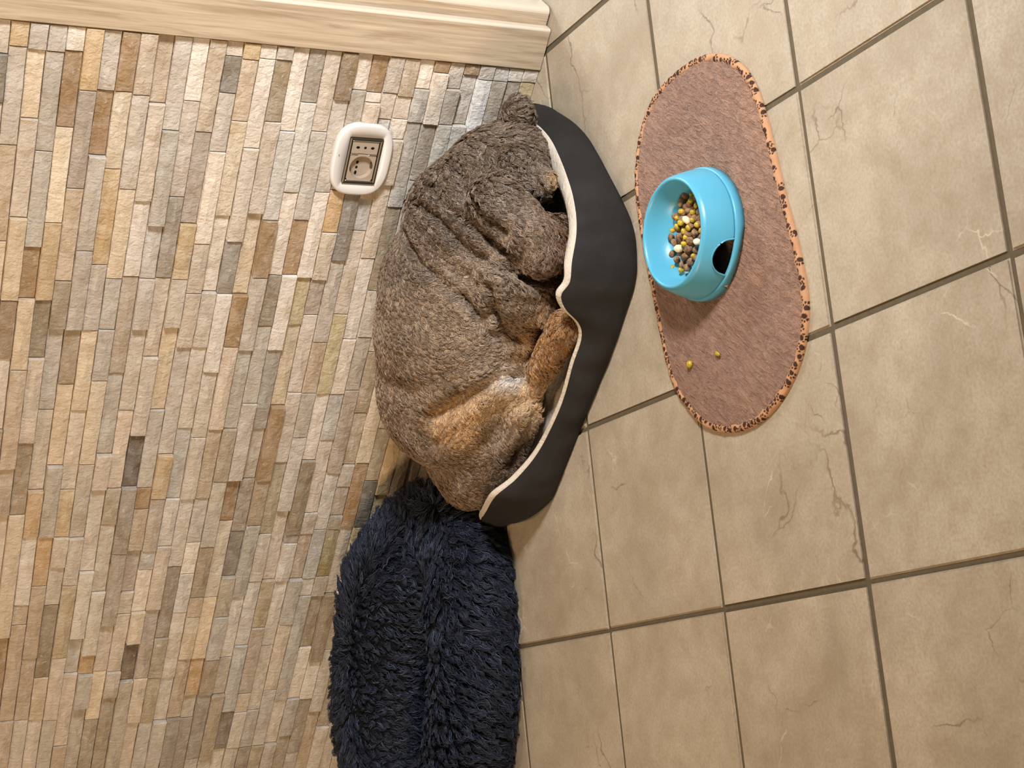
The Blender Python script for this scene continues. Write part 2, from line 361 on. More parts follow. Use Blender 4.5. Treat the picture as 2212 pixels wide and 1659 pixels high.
# ------------------------------------------------------------------ wall socket
def make_socket():
    root = empty('wall_socket', (0.0115, -0.004, 0.2665))
    tag(root, 'white oval-cornered electrical socket plate on the stone wall', 'socket')
    M_PL = plain('white_socket_plastic', (214, 208, 202), 0.30, 0.45)
    M_DK = plain('dark_chrome', (62, 55, 44), 0.35, 0.5, 0.35)
    M_CH = plain('bright_chrome', (225, 222, 216), 0.18, 0.6, 0.9)
    M_TP = plain('taupe_module', (166, 149, 131), 0.4, 0.4)
    M_HOLE = plain('socket_hole_black', (14, 12, 11), 0.6, 0.2)
    N = 96
    def se(a, b, e, t):
        c, s = math.cos(t), math.sin(t); return (a * abs(c) ** (2 / e) * (1 if c >= 0 else -1), b * abs(s) ** (2 / e) * (1 if s >= 0 else -1))
    def rect(a, b, t):
        c, s = math.cos(t), math.sin(t); k = 1 / max(abs(c) / a, abs(s) / b); return (c * k, s * k)
    ts = [2 * math.pi * (i + 0.5) / N for i in range(N)]
    a, b = 0.0600, 0.0478
    loops = [([se(a * .985, b * .985, 3.0, t) for t in ts], 0.006), ([se(a, b, 3.0, t) for t in ts], 0.0), ([se(a * .995, b * .994, 3.0, t) for t in ts], -0.0055),
             ([se(a * .965, b * .958, 3.0, t) for t in ts], -0.0078), ([se(a * .93, b * .92, 3.2, t) for t in ts], -0.0084),
             ([rect(.0385, .0275, t) for t in ts], -0.0086), ([rect(.0378, .0268, t) for t in ts], -0.003)]
    vs = [(x, y * (.8 if y < 0 else 1), z) for L, y in loops for x, z in L]; fs = []
    for k in range(len(loops) - 1):
        for i in range(N):
            j = (i + 1) % N; fs.append((k * N + i, k * N + j, (k + 1) * N + j, (k + 1) * N + i))
    bm = bmesh.new(); bv = [bm.verts.new(v) for v in vs]
    for f in fs: bm.faces.new([bv[i] for i in f])
    obj('cover_plate', bmmesh('cover_plate', bm), M_PL, root, True)
    def frame(name, ax, az, bx, bz, y0, y1, mat, cx=0.0, cz=0.0):
        o = [(-ax, -az), (ax, -az), (ax, az), (-ax, az)]; i_ = [(-bx, -bz), (bx, -bz), (bx, bz), (-bx, bz)]
        m_ = [((p[0] + q[0]) / 2, (p[1] + q[1]) / 2) for p, q in zip(o, i_)]
        L = [(o, y1), (o, y0 + .0008), (m_, y0), (i_, y0 + .0008), (i_, y1)]
        v = [(x + cx, y, z + cz) for ring, y in L for x, z in ring]; f = []
        for k in range(4):
            for i in range(4): j = (i + 1) % 4; f.append((k * 4 + i, k * 4 + j, k * 4 + 4 + j, k * 4 + 4 + i))
        bm = bmesh.new(); bv = [bm.verts.new(q) for q in v]
        for q in f: bm.faces.new([bv[i] for i in q])
        return obj(name, bmmesh(name, bm), mat, root)
    frame('inner_frame', .0380, .0270, .0338, .0228, -.0098, 0.0, M_DK)
    # narrow module on the right: face with three slots
    nm = obj('narrow_module', box_mesh('narrow_module', (.0118, -.0078, -.0215), (.0328, 0.004, .0215), .0006), M_TP, root)
    for z, w in ((-.0120, .0030), (0.0, .0022), (.0120, .0030)):
        bmh = bmesh.new(); bmesh.ops.create_circle(bmh, cap_ends=True, segments=20, radius=1)
        for v in bmh.verts: v.co = Vector((.0222 + v.co.x * .0021, -.00800, z + v.co.y * w))
        obj('contact_hole', bmmesh('contact_hole', bmh), M_HOLE, nm)
    obj('chrome_edge', box_mesh('chrome_edge', (.0326, -.0092, -.0222), (.0342, -.004, .0222), .0003), M_CH, nm)
    # wide module on the left: square face with a round well
    n = 48; tt = [2 * math.pi * (i + 0.5) / n for i in range(n)]; cx = -.0110; R = .0190
    L = [([(cx + p[0], p[1]) for p in (rect(.0218, .0215, t) for t in tt)], .004), ([(cx + p[0], p[1]) for p in (rect(.0218, .0215, t) for t in tt)], -.0074),
         ([(cx + R * math.cos(t), R * math.sin(t)) for t in tt], -.0076), ([(cx + R * .97 * math.cos(t), R * .97 * math.sin(t)) for t in tt], .0005), ([(cx, 0)] * n, .0005)]
    vs = [(x, y, z) for ring, y in L for x, z in ring]; fs = []
    for k in range(4):
        for i in range(n):
            j = (i + 1) % n; fs.append((k * n + i, k * n + j, (k + 1) * n + j, (k + 1) * n + i))
    bm = bmesh.new(); bv = [bm.verts.new(v) for v in vs]
    for f in fs: bm.faces.new([bv[i] for i in f])
    bmesh.ops.remove_doubles(bm, verts=bm.verts, dist=1e-6)
    wm = obj('round_outlet', bmmesh('round_outlet', bm), M_TP, root)
    for x, w in ((.0050, .0028), (-.0035, .0023), (-.0125, .0034)):
        bmh = bmesh.new(); bmesh.ops.create_circle(bmh, cap_ends=True, segments=20, radius=1)
        for v in bmh.verts: v.co = Vector((cx + x + v.co.x * w, .00035, .0045 + v.co.y * .0021))
        obj('contact_hole', bmmesh('contact_hole', bmh), M_HOLE, wm)
    obj('earth_clip', box_mesh('earth_clip', (cx - .002, -.006, -.0190), (cx + .008, .0004, -.0168), .0004), M_DK, wm)
    obj('chrome_edge', box_mesh('chrome_edge', (.0100, -.0086, -.0215), (.0114, -.004, -.0080), .0003), M_CH, wm)
    obj('chrome_edge', box_mesh('chrome_edge', (.0100, -.0086, .0100), (.0114, -.004, .0215), .0003), M_CH, wm)
    obj('chrome_edge', box_mesh('chrome_edge', (-.0342, -.0092, -.0222), (-.0328, -.004, .0222), .0003), M_CH, wm)
    obj('plate_mark', box_mesh('plate_mark', (.0065, -.0082, .0395), (.0082, -.0076, .0405)), plain('small_grey_mark', (90, 84, 78), 0.6), root)
make_socket()

# ------------------------------------------------------------------ feeding mat
def catmull(P, n):                         # closed Catmull-Rom, resampled evenly
    P = np.array(P, float); m = len(P); out = []
    for i in range(m):
        p0, p1, p2, p3 = P[i - 1], P[i], P[(i + 1) % m], P[(i + 2) % m]
        for t in np.linspace(0, 1, 24, endpoint=False):
            out.append(0.5 * ((2 * p1) + (-p0 + p2) * t + (2 * p0 - 5 * p1 + 4 * p2 - p3) * t * t + (-p0 + 3 * p1 - 3 * p2 + p3) * t ** 3))
    out = np.array(out); d = np.r_[0, np.cumsum(np.linalg.norm(np.diff(np.r_[out, out[:1]], axis=0)[:, :2], axis=1))]
    s = np.linspace(0, d[-1], n, endpoint=False); cl = np.r_[out, out[:1]]
    return np.stack([np.interp(s, d, cl[:, k]) for k in range(cl.shape[1])], 1), d[-1]
def make_mat():
    raw = [(440,98),(500,112),(560,160),(600,235),(632,325),(662,440),(692,570),(722,690),(752,800),(777,910),(796,1010),(803,1110),(795,1200),(775,1290),(745,1370),(700,1450),(650,1510),(590,1555),(520,1578),(450,1575),(385,1545),(330,1480),(285,1410),(255,1320),(228,1200),(198,1040),(168,900),(145,760),(132,660),(130,560),(140,450),(165,350),(200,270),(250,205),(320,145),(380,110)]
    pts = [F(1300 + x / 1.804, 60 + y / 1.804, 0.004) for x, y in raw]
    NS = 1500; C, LEN = catmull([(p.x, p.y) for p in pts], NS)
    k = np.ones(31) / 31; C = np.stack([np.convolve(np.r_[C[-15:, a], C[:, a], C[:15, a]], k, 'valid') for a in (0, 1)], 1)
    T = np.roll(C, -1, 0) - np.roll(C, 1, 0); T /= np.linalg.norm(T, axis=1)[:, None]; Nn = np.stack([-T[:, 1], T[:, 0]], 1)
    cen = C.mean(0)
    if ((cen - C) * Nn).sum(1).mean() < 0: Nn = -Nn
    root = empty('feeding_mat', (cen[0], cen[1], 0)); tag(root, 'brown plush oval pet mat with tan paw-print border lying on the tiles', 'mat')
    off = Vector((cen[0], cen[1], 0))
    # border: a flat bias-binding roll round the edge, the prints in a colour attribute
    BW, NR = 0.0112, 21; a = np.linspace(0, 1, NR)
    wob = 0.0012 * np.sin(np.arange(NS) * 2 * np.pi * 37 / NS) + 0.0008 * np.sin(np.arange(NS) * 2 * np.pi * 83 / NS + 1)
    V = np.zeros((NS, NR, 3))
    for r, t in enumerate(a):
        ang = math.pi * t; inn = (1 - math.cos(ang)) / 2 * BW
        V[:, r, :2] = C + Nn * (inn + wob * t)[:, None] - cen; V[:, r, 2] = 0.0004 + 0.0062 * math.sin(ang) ** 0.6 + (0.0005 if 0.2 < t < 0.8 else 0) * np.sin(np.arange(NS) * 2 * np.pi * 61 / NS)
    s = np.arange(NS) * LEN / NS; S, A = np.meshgrid(s, a * BW * 1.35, indexing='ij'); pr = np.zeros_like(S)
    rp = random.Random(5); x = 0.006
    while x < LEN - 0.012:
        cy = rp.uniform(0.002, 0.0135); th = rp.uniform(0, 6.28); sc = rp.uniform(0.9, 1.15); c_, s_ = math.cos(th), math.sin(th)
        X = ((S - x) * c_ + (A - cy) * s_) / sc; Y = (-(S - x) * s_ + (A - cy) * c_) / sc
        hit = ((X / .0036) ** 2 + ((Y + .0018) / .0031) ** 2 < 1)
        for ex, ey in ((-.0042, .0014), (-.0015, .0042), (.0017, .0042), (.0044, .0013)):
            hit |= (((X - ex) / .00125) ** 2 + ((Y - ey) / .0017) ** 2 < 1)
        pr[hit] = 1; x += rp.uniform(0.0085, 0.0145)
    idx = np.arange(NS * NR).reshape(NS, NR); nx = np.roll(idx, -1, 0)
    fs = np.stack([idx[:, :-1], nx[:, :-1], nx[:, 1:], idx[:, 1:]], -1).reshape(-1, 4)
    m = pymesh('border', V.reshape(-1, 3), fs.tolist())
    at = m.attributes.new('print', 'FLOAT', 'POINT'); at.data.foreach_set('value', pr.ravel().astype(np.float32))
    bmx = NM('tan_paw_binding', 0.75, 0.2); an = bmx.n('ShaderNodeAttribute'); an.attribute_name = 'print'
    bmx.base(bmx.mix(an.outputs['Fac'], bmx.mix(bmx.noise(bmx.coord(), 60, 4), lin((168, 122, 88)), lin((190, 145, 108))), lin((62, 38, 28))))
    bmx.bump(bmx.noise(bmx.coord(), 900, 2), 0.3, 0.0005)
    obj('border', m, bmx.m, root, True)
    # pile: a domed sheet inside the binding
    NI, RR = 300, 34; Ci = C[::NS // NI]; Ni = Nn[::NS // NI]
    inner = Ci + Ni * (BW * 0.80); vs = []; rg = np.random.default_rng(3)
    for r in range(RR):
        f = r / (RR - 1); ring = inner * (1 - f) + (cen + (inner - cen) * [0.02, 0.02]) * f - cen
        z = 0.0052 + 0.0018 * min(1, f * 7) + rg.normal(0, 0.00022, len(ring))
        vs += [(p[0], p[1], q) for p, q in zip(ring, z)]
    fs = [(r * NI + i, r * NI + (i + 1) % NI, (r + 1) * NI + (i + 1) % NI, (r + 1) * NI + i) for r in range(RR - 1) for i in range(NI)] + [tuple((RR - 1) * NI + i for i in range(NI))]
    pm = NM('brown_plush_pile', 0.95, 0.05); v1 = pm.coord((1, 1, 1))
    mp = pm.n('ShaderNodeMapping'); mp.inputs['Rotation'].default_value = (0, 0, math.radians(38)); mp.inputs['Scale'].default_value = (1, 0.30, 1)
    tc = pm.n('ShaderNodeTexCoord'); pm.l(tc.outputs['Object'], mp.inputs['Vector']); st = mp.outputs[0]
    ribs = pm.noise(st, 190, 3, 0.6, 0.8); fine = pm.noise(st, 620, 3, 0.6); big = pm.noise(v1, 9, 4, 0.6)
    c = pm.mix(pm.ramp(ribs, [(0.34, (0, 0, 0)), (0.66, (1, 1, 1))]), lin((106, 73, 56)), lin((162, 122, 98)))
    c = pm.mix(pm.ramp(big, [(0.40, (0.35,) * 3), (0.62, (0, 0, 0))]), c, lin((92, 62, 48)))
    c = pm.mix(pm.math('MULTIPLY', fine, 0.35), c, lin((176, 136, 112)))
    pm.base(c); pm.b.inputs['Sheen Weight'].default_value = 0.25; pm.b.inputs['Sheen Roughness'].default_value = 0.5
    pm.bump(pm.math('ADD', ribs, pm.math('MULTIPLY', fine, 0.5)), 1.0, 0.006)
    obj('pile', pymesh('pile', vs, fs), pm.m, root, True)
    return off
make_mat()
MATZ = 0.0070

# ------------------------------------------------------------------ bowl and food
BC = F(1526, 507, MATZ)
def make_bowl():
    root = empty('pet_bowl', (BC.x, BC.y, MATZ)); tag(root, 'sky-blue plastic pet bowl filled with food on the brown mat', 'bowl')
    bmt = NM('sky_blue_plastic', 0.34, 0.45); bmt.base(bmt.mix(bmt.noise(bmt.coord(), 30, 3), (0.080, 0.335, 0.475), (0.088, 0.355, 0.495)))
    bmt.b.inputs['Subsurface Weight'].default_value = 0.08; bmt.b.inputs['Subsurface Radius'].default_value = (0.01, 0.02, 0.02)
    N = 192; th = [2 * math.pi * i / N for i in range(N)]
    RB, RT, H, FL = 0.0880, 0.0730, 0.0545, 0.0135
    A0 = math.radians(-83); HALF = math.radians(17)          # handle cut-outs, one each side
    def dist(t): 
        d = [abs((t - a + math.pi) % (2 * math.pi) - math.pi) for a in (A0, A0 + math.pi)]; return min(d)
    def hole(t):
        d = dist(t) / HALF; return FL + 0.0250 * math.sqrt(max(0, 1 - d * d)) if d < 1 else FL
    def under(t):
        d = dist(t) / (HALF * 1.55); return 0.0045 * max(0, 1 - d * d) ** 0.5 if d < 1 else 0.0
    rout = lambda z: RB * 0.968 - (RB * 0.968 - RT) * ((z - FL) / (H - FL)) ** 1.45
    # outer wall: flange top (or cut-out edge) up over the rim and down inside to the floor of the dish
    K = 14; vs, fs = [], []; rows = []
    for k in range(K + 1):
        row = []
        for t in th:
            z0 = hole(t); z = z0 + (H - 0.003 - z0) * k / K; r = rout(z); row.append((r * math.cos(t), r * math.sin(t), z))
        rows.append(row)
    for dr, dz in ((-.0004, .0012), (-.0015, .0026), (-.003, .0030), (-.0045, .0026), (-.0056, .0012), (-.0066, -.0015), (-.0085, -.010), (-.0110, -.019), (-.0145, -.027), (-.019, -.0325), (-.026, -.0360), (-.040, -.0375), (-.06, -.0378), (-.0729, -.0378)):
        r = RT + dr; rows.append([(r * math.cos(t), r * math.sin(t), H - 0.003 + dz) for t in th])
    def strip(rows):
        v = [p for row in rows for p in row]; f = []
        for k in range(len(rows) - 1):
            for i in range(N): j = (i + 1) % N; f.append((k * N + i, k * N + j, (k + 1) * N + j, (k + 1) * N + i))
        return v, f
    v, f = strip(rows); m = pymesh('bowl_shell', v, f)
    o = obj('bowl_shell', m, bmt.m, root, True); sm = o.modifiers.new('thick', 'SOLIDIFY'); sm.thickness = 0.0012; sm.offset = -1
    # base ring, arched under each cut-out, with a notch beside it
    rows = []
    def notch(t):
        return any(abs((t - a - math.radians(-29.0) + math.pi) % (2 * math.pi) - math.pi) < math.radians(2.2) for a in (A0, A0 + math.pi))
    prof = ((-.0022, 0), (0, 0), (0, .7), (-.0006, .93), (-.0016, 1.0), (-.0042, 1.0))
    for dr, fz in prof:
        row = []
        for t in th:
            lo = under(t) if not notch(t) else 0.0075
            z = lo + (FL - lo) * fz; rr = RB + dr; row.append((rr * math.cos(t), rr * math.sin(t), z))
        rows.append(row)
    v, f = strip(rows); obj('base_ring', pymesh('base_ring', v, f), bmt.m, root, True)
    # raised lip round each cut-out
    for a in (A0, A0 + math.pi):
        pts = []
        for i in range(25):
            t = a - HALF + 2 * HALF * i / 24; z = hole(t); r = rout(z) + 0.0004; pts.append((r * math.cos(t), r * math.sin(t), z + .0006))
        obj('handle_lip', tube_mesh('handle_lip', pts, 0.0012, 8), bmt.m, root, True)
make_bowl()

def food_mesh(name, seed, rx, ry, rz, bumpy, sub=2):
    r = np.random.default_rng(seed); bm = bmesh.new(); bmesh.ops.create_icosphere(bm, subdivisions=sub, radius=1)
    ph = r.uniform(0, 6, 6)
    for v in bm.verts:
        n = v.co.normalized(); k = 1 + bumpy * (math.sin(n.x * 5 + ph[0]) * math.cos(n.y * 4 + ph[1]) + 0.6 * math.sin(n.z * 8 + ph[2]) * math.sin(n.x * 7 + ph[3]))
        v.co = Vector((n.x * rx * k, n.y * ry * k, n.z * rz * k))
    return bmmesh(name, bm)
def food_mat(name, a, b, scale, rough, bump):
    m = NM(name, rough, 0.4); v = m.coord(); m.base(m.mix(m.ramp(m.noise(v, scale, 4), [(0.35, (0, 0, 0)), (0.65, (1, 1, 1))]), lin(a), lin(b))); m.bump(m.noise(v, scale * 2, 4), bump, 0.001); return m.m
M_KIB = food_mat('brown_kibble', (104, 74, 48), (154, 116, 82), 330, 0.7, 0.8)
M_CORN = food_mat('yellow_green_corn', (150, 122, 22), (190, 164, 48), 250, 0.35, 0.2)
M_CHEESE = food_mat('pale_cheese', (226, 206, 162), (240, 226, 190), 200, 0.5, 0.3)
kib = [food_mesh('kibble', i, .0056, .0054, .0045, .07) for i in range(5)]
crn = [food_mesh('corn_kernel', 20 + i, .0045, .0038, .0036, .05) for i in range(3)]
chs = [food_mesh('cheese_chunk', 40 + i, .0068, .0056, .0048, .10) for i in range(3)]
for m_ in kib: m_.materials.append(M_KIB)
for m_ in crn: m_.materials.append(M_CORN)
for m_ in chs: m_.materials.append(M_CHEESE)
def smooth_all(ms):
    for m_ in ms: m_.polygons.foreach_set('use_smooth', [True] * len(m_.polygons))
smooth_all(kib + crn + chs)
fr = random.Random(21)
KIB = [(590,400),(545,500),(600,520),(640,490),(480,620),(560,590),(620,560),(740,580),(690,640),(510,750),(650,720),(690,790),(400,800),(440,845),(520,840),(560,660),(390,950),(480,900),(450,1020),(640,880),(620,960),(700,980),(590,1040),(500,1080),(650,1100),(560,1130),(610,1160),(700,1050),(745,700),(750,640),(560,450),(690,430),(540,1010),(620,810),(560,820),(650,620)]
CORN = [(655,395),(650,455),(700,510),(545,570),(665,580),(500,640),(540,690),(620,740),(660,660),(715,710),(455,770),(570,780),(590,840),(575,910),(755,770),(670,1040),(455,1160),(545,1190),(500,730)]
CHEESE = [(600,660),(715,890),(520,960)]
FZ = MATZ + 0.0137
placed = []
def put(kind, meshes, px, label, cat, group, lift):
    u, v = 1360 + px[0] / 4.88, 340 + px[1] / 4.88
    z = FZ + 0.006 + lift
    for _ in range(4):
        p = F(u, v, z); r = math.hypot(p.x - BC.x, p.y - BC.y); z = FZ + 0.005 + lift + 0.011 * max(0, 1 - (r / 0.055) ** 2)
    p = F(u, v, z)
    o = obj(kind, fr.choice(meshes)); o.location = p; o.rotation_euler = (fr.uniform(0, 6), fr.uniform(0, 6), fr.uniform(0, 6)); o.scale = [fr.uniform(.88, 1.12)] * 3
    tag(o, label, cat, group); placed.append(p); return o
for q in KIB: put('kibble', kib, q, 'brown round kibble among the food in the blue bowl', 'kibble', 'kibble pieces in the blue bowl', 0.002)
for q in CORN: put('corn_kernel', crn, q, 'yellow-green corn kernel among the kibble in the blue bowl', 'corn', 'corn kernels in the blue bowl', 0.0055)
cheese_labels = ['pale cheese chunk nearest the wall side of the heap, amid corn in the bowl', 'pale cheese chunk half hidden by the front rim of the bowl', 'rounded white cheese chunk beside a kibble at the heap left edge']
cheese_labels = ['pale cheese chunk highest in the photo in the blue bowl', 'pale lumpy cheese chunk touching the near rim of the blue bowl', 'pale cheese chunk lowest in the photo in the blue bowl']
for q, lb in zip(CHEESE, cheese_labels): put('cheese_chunk', chs, q, lb, 'cheese', 'cheese chunks in the blue bowl', 0.0075)
# the rest of the heap, down to the dish and up to the near rim
for i in range(36):
    a, r = fr.uniform(0, 6.283), 0.036 * math.sqrt(fr.random())
    o = obj('kibble', fr.choice(kib)); o.location = (BC.x + r * math.cos(a), BC.y + r * math.sin(a), FZ + 0.0065 + fr.uniform(0, 0.008) * (1 - (r / .05) ** 2))
    o.rotation_euler = (fr.uniform(0, 6), fr.uniform(0, 6), fr.uniform(0, 6))
    tag(o, 'brown round kibble among the food in the blue bowl', 'kibble', 'kibble pieces in the blue bowl')
for (u, v), lb, rz, sc in (((1489, 787), 'plump yellow corn kernel dropped on the brown mat', 0.3, (1.25, 1.25, 1.2)), ((1549, 764), 'thin crushed yellow corn skin dropped on the brown mat', 1.9, (1.55, 0.75, 0.5))):
    o = obj('corn_kernel', crn[0 if rz < 1 else 1]); p = F(u, v, MATZ + .0035); o.location = (p.x, p.y, MATZ + .0032); o.rotation_euler = (0.2, 0.1, rz); o.scale = sc
    tag(o, lb, 'corn', 'corn dropped on the mat')

# ------------------------------------------------------------------ fur: real strands grown from a surface
def mesh_arrays(m):
    m.calc_loop_triangles()
    v = np.empty(len(m.vertices) * 3, np.float32); m.vertices.foreach_get('co', v); v = v.reshape(-1, 3).astype(float)
    t = np.empty(len(m.loop_triangles) * 3, np.int32); m.loop_triangles.foreach_get('vertices', t); t = t.reshape(-1, 3)
    n = np.empty(len(m.vertices) * 3, np.float32); m.vertices.foreach_get('normal', n); n = n.reshape(-1, 3).astype(float)
    return v, t, n
def scatter(m, count, rg, keep=None):
    v, t, n = mesh_arrays(m); a, b, c = v[t[:, 0]], v[t[:, 1]], v[t[:, 2]]
    ar = np.linalg.norm(np.cross(b - a, c - a), axis=1) / 2
    if keep is not None: ar = ar * keep((a + b + c) / 3)
    i = rg.choice(len(t), count, p=ar / ar.sum()); r1 = np.sqrt(rg.random(count)); r2 = rg.random(count)
    w = np.stack([1 - r1, r1 * (1 - r2), r1 * r2], 1)[..., None]
    p = (v[t[i]] * w).sum(1); nn = (n[t[i]] * w).sum(1); nn /= np.linalg.norm(nn, axis=1)[:, None] + 1e-9
    return p, nn
def wob(p, f, seed):                        # smooth pseudo-noise in -1..1
    r = np.random.default_rng(seed); out = np.zeros(len(p))
    for k in range(5):
        d = r.normal(size=3); d *= f * r.uniform(.6, 1.6) / np.linalg.norm(d); out += np.sin(p @ d + r.uniform(0, 6.28))
    return out / 2.6
def grow(name, parent, root, nrm, flow, length, lift, droop, wave, wlen, clumps, cl, cols, rad, mat, rg, P=7, jit=0.25):
    N = len(root); t = np.linspace(0, 1, P)
    d = flow - nrm * (flow * nrm).sum(1)[:, None]; d /= np.linalg.norm(d, axis=1)[:, None] + 1e-9
    d = d + rg.normal(0, jit, (N, 3)); d -= nrm * (d * nrm).sum(1)[:, None]; d /= np.linalg.norm(d, axis=1)[:, None] + 1e-9
    side = np.cross(nrm, d); L = length[:, None, None]
    ph = (wob(root, 60, 91) * 3 + rg.normal(0, .5, N))[:, None, None]
    tt = t[None, :, None]
    prof = lift[:, None, None] * (tt - droop * tt ** 2)
    hor = np.sqrt(np.maximum(0.05, 1 - lift ** 2 * .6))[:, None, None]
    X = root[:, None, :] + L * (tt * hor * d[:, None, :] + prof * nrm[:, None, :])
    w = wave * np.minimum(1, tt * 2.2) * np.sin(ph + tt * (length[:, None, None] / wlen) * 6.283)
    w2 = wave * .55 * np.minimum(1, tt * 2) * np.cos(ph * 1.3 + tt * (length[:, None, None] / wlen) * 6.283)
    X = X + w * side[:, None, :] + np.maximum(w2, -wave * .2) * nrm[:, None, :]
    if clumps:
        g = rg.choice(N, clumps, replace=False); kd = KDTree(clumps)
        for i, q in enumerate(root[g]): kd.insert(q, i)
        kd.balance(); near = np.array([kd.find(q)[1] for q in root]); G = X[g][near]
        X = X + (G - X) * (cl * tt ** 0.8)
        cols = cols * (rg.uniform(.78, 1.25, clumps)[near])[:, None]
    cu = bpy.data.hair_curves.new(name); cu.add_curves([P] * N)
    cu.attributes['position'].data.foreach_set('vector', X.astype(np.float32).ravel())
    ra = cu.attributes.get('radius') or cu.attributes.new('radius', 'FLOAT', 'POINT')
    taper = (1 - 0.75 * t ** 2)[None, :] * rad[:, None]
    ra.data.foreach_set('value', taper.astype(np.float32).ravel())
    ca = cu.attributes.new('tint', 'FLOAT_COLOR', 'CURVE')
    ca.data.foreach_set('color', np.c_[np.clip(cols, 0.002, 1), np.ones(N)].astype(np.float32).ravel())
    cu.materials.append(mat)
    o = bpy.data.objects.new(name, cu); col.objects.link(o); o.parent = parent; o['kind'] = 'stuff'; return o
def fur_material(name, rough, spec):
    m = NM(name, rough, spec); at = m.n('ShaderNodeAttribute'); at.attribute_name = 'tint'; m.l(at.outputs['Color'], m.b.inputs['Base Color'])
    return m.m

# ------------------------------------------------------------------ pet bed
def make_pet_bed():
    P = [(.125,-.035,.055),(.150,-.09,.058),(.158,-.19,.060),(.134,-.30,.070),(.107,-.385,.090),(.066,-.425,.104),(.036,-.436,.104),(.013,-.437,.112),(-.010,-.436,.098),
         (-.034,-.435,.068),(-.060,-.433,.055),(-.105,-.429,.053),(-.185,-.418,.045),(-.27,-.408,.052),(-.325,-.402,.073),(-.365,-.396,.098),(-.425,-.357,.084),(-.465,-.318,.064),(-.503,-.268,.040),
         (-.475,-.20,.036),(-.41,-.10,.06),(-.33,-.045,.08),(-.15,-.035,.08),(.05,-.030,.06)]
    NS = 420; C, LEN = catmull(P, NS)
    T = np.roll(C, -1, 0)[:, :2] - np.roll(C, 1, 0)[:, :2]; T /= np.linalg.norm(T, axis=1)[:, None]; Nn = np.stack([-T[:, 1], T[:, 0]], 1)
    cen = C[:, :2].mean(0)
    if ((C[:, :2] - cen) * Nn).sum() < 0: Nn = -Nn              # outward
    k = np.ones(9) / 9; Nn = np.stack([np.convolve(np.r_[Nn[-4:, a], Nn[:, a], Nn[:4, a]], k, 'valid') for a in (0, 1)], 1); Nn /= np.linalg.norm(Nn, axis=1)[:, None]
    root = empty('pet_bed', (cen[0], cen[1], 0)); tag(root, 'charcoal fabric pet bed with cream lining against the stone wall', 'pet bed')
    h = C[:, 2]; s = np.arange(NS)
    thick = np.interp(s / NS, [0, .03, .12, .22, .27, .31, .40, .6, .75, 1], [.016, .022, .030, .022, .007, .005, .009, .011, .012, .013])
    rip = 0.004 * np.exp(-((s - 88) / 5.0) ** 2) * np.sin((s - 88) * .5) + 0.0018 * np.sin(s * .21) + 0.0012 * np.sin(s * .47 + 1) + .001 * np.sin(s * .09 + 2)
    def rows(spec):
        V = []
        for inn, f, bul in spec:                               # inward shift (share of thickness), height share, bulge
            o = bul + rip * math.sin(math.pi * min(f, 1)) - thick * inn - 0.012 * f
            V.append(np.c_[C[:, :2] + Nn * o[:, None] - cen, h * f])
        return V
    def sheet(name, V, mat):
        n = len(V); idx = np.arange(n * NS).reshape(n, NS); nx = np.roll(idx, -1, 1)
        f = np.stack([idx[:-1], nx[:-1], nx[1:], idx[1:]], -1).reshape(-1, 4)
        bm_ = bmesh.new(); me = pymesh(name, np.concatenate(V), f.tolist()); bm_.from_mesh(me); me = bmmesh(name, bm_); return obj(name, me, mat, root, True)
    dk = NM('charcoal_canvas', 0.75, 0.25); v1 = dk.coord()
    dk.base(dk.mix(dk.ramp(dk.noise(v1, 14, 4), [(0.3, (0, 0, 0)), (0.7, (1, 1, 1))]), lin((30, 27, 25)), lin((41, 38, 37))))
    dk.bump(dk.math('ADD', dk.noise(v1, 700, 2), dk.math('MULTIPLY', dk.noise(v1, 26, 3), 4.0)), 0.35, 0.0012)
    cr = NM('cream_lining', 0.85, 0.15); v1 = cr.coord()
    cr.base(cr.mix(cr.noise(v1, 18, 4), lin((178, 165, 148)), lin((214, 203, 188)))); cr.bump(cr.math('ADD', cr.noise(v1, 55, 4, 0.6, 0.8), cr.math('MULTIPLY', cr.noise(v1, 500, 2), 0.2)), 0.7, 0.006)
    sheet('outer_wall', rows([(0, 0, -.006), (0, .02, .0), (0, .15, .005), (0, .35, .008), (0, .55, .008), (0, .75, .006), (0, .9, .003), (0, .985, .0005)]), dk.m)
    sheet('lining', rows([(0, .975, .0012), (.06, 1.0, .0015), (.3, 1.035, 0), (.6, 1.03, 0), (.9, .99, 0), (1.05, .9, 0), (1.2, .7, -.004), (1.4, .45, -.010), (1.6, .28, -.018)]), cr.m)
    V = rows([(1.2, .25, -.012), (1.6, .30, -.030), (1.6, .33, -.07), (1.6, .3, -.14)])
    for r in V: r[:, 2] = np.clip(r[:, 2], .018, .028)
    cx_ = (V[-1][:, :2].mean(0)); V.append(np.c_[np.tile(cx_, (NS, 1)), np.full(NS, .026)])
    sheet('cushion', V, cr.m)
make_pet_bed()

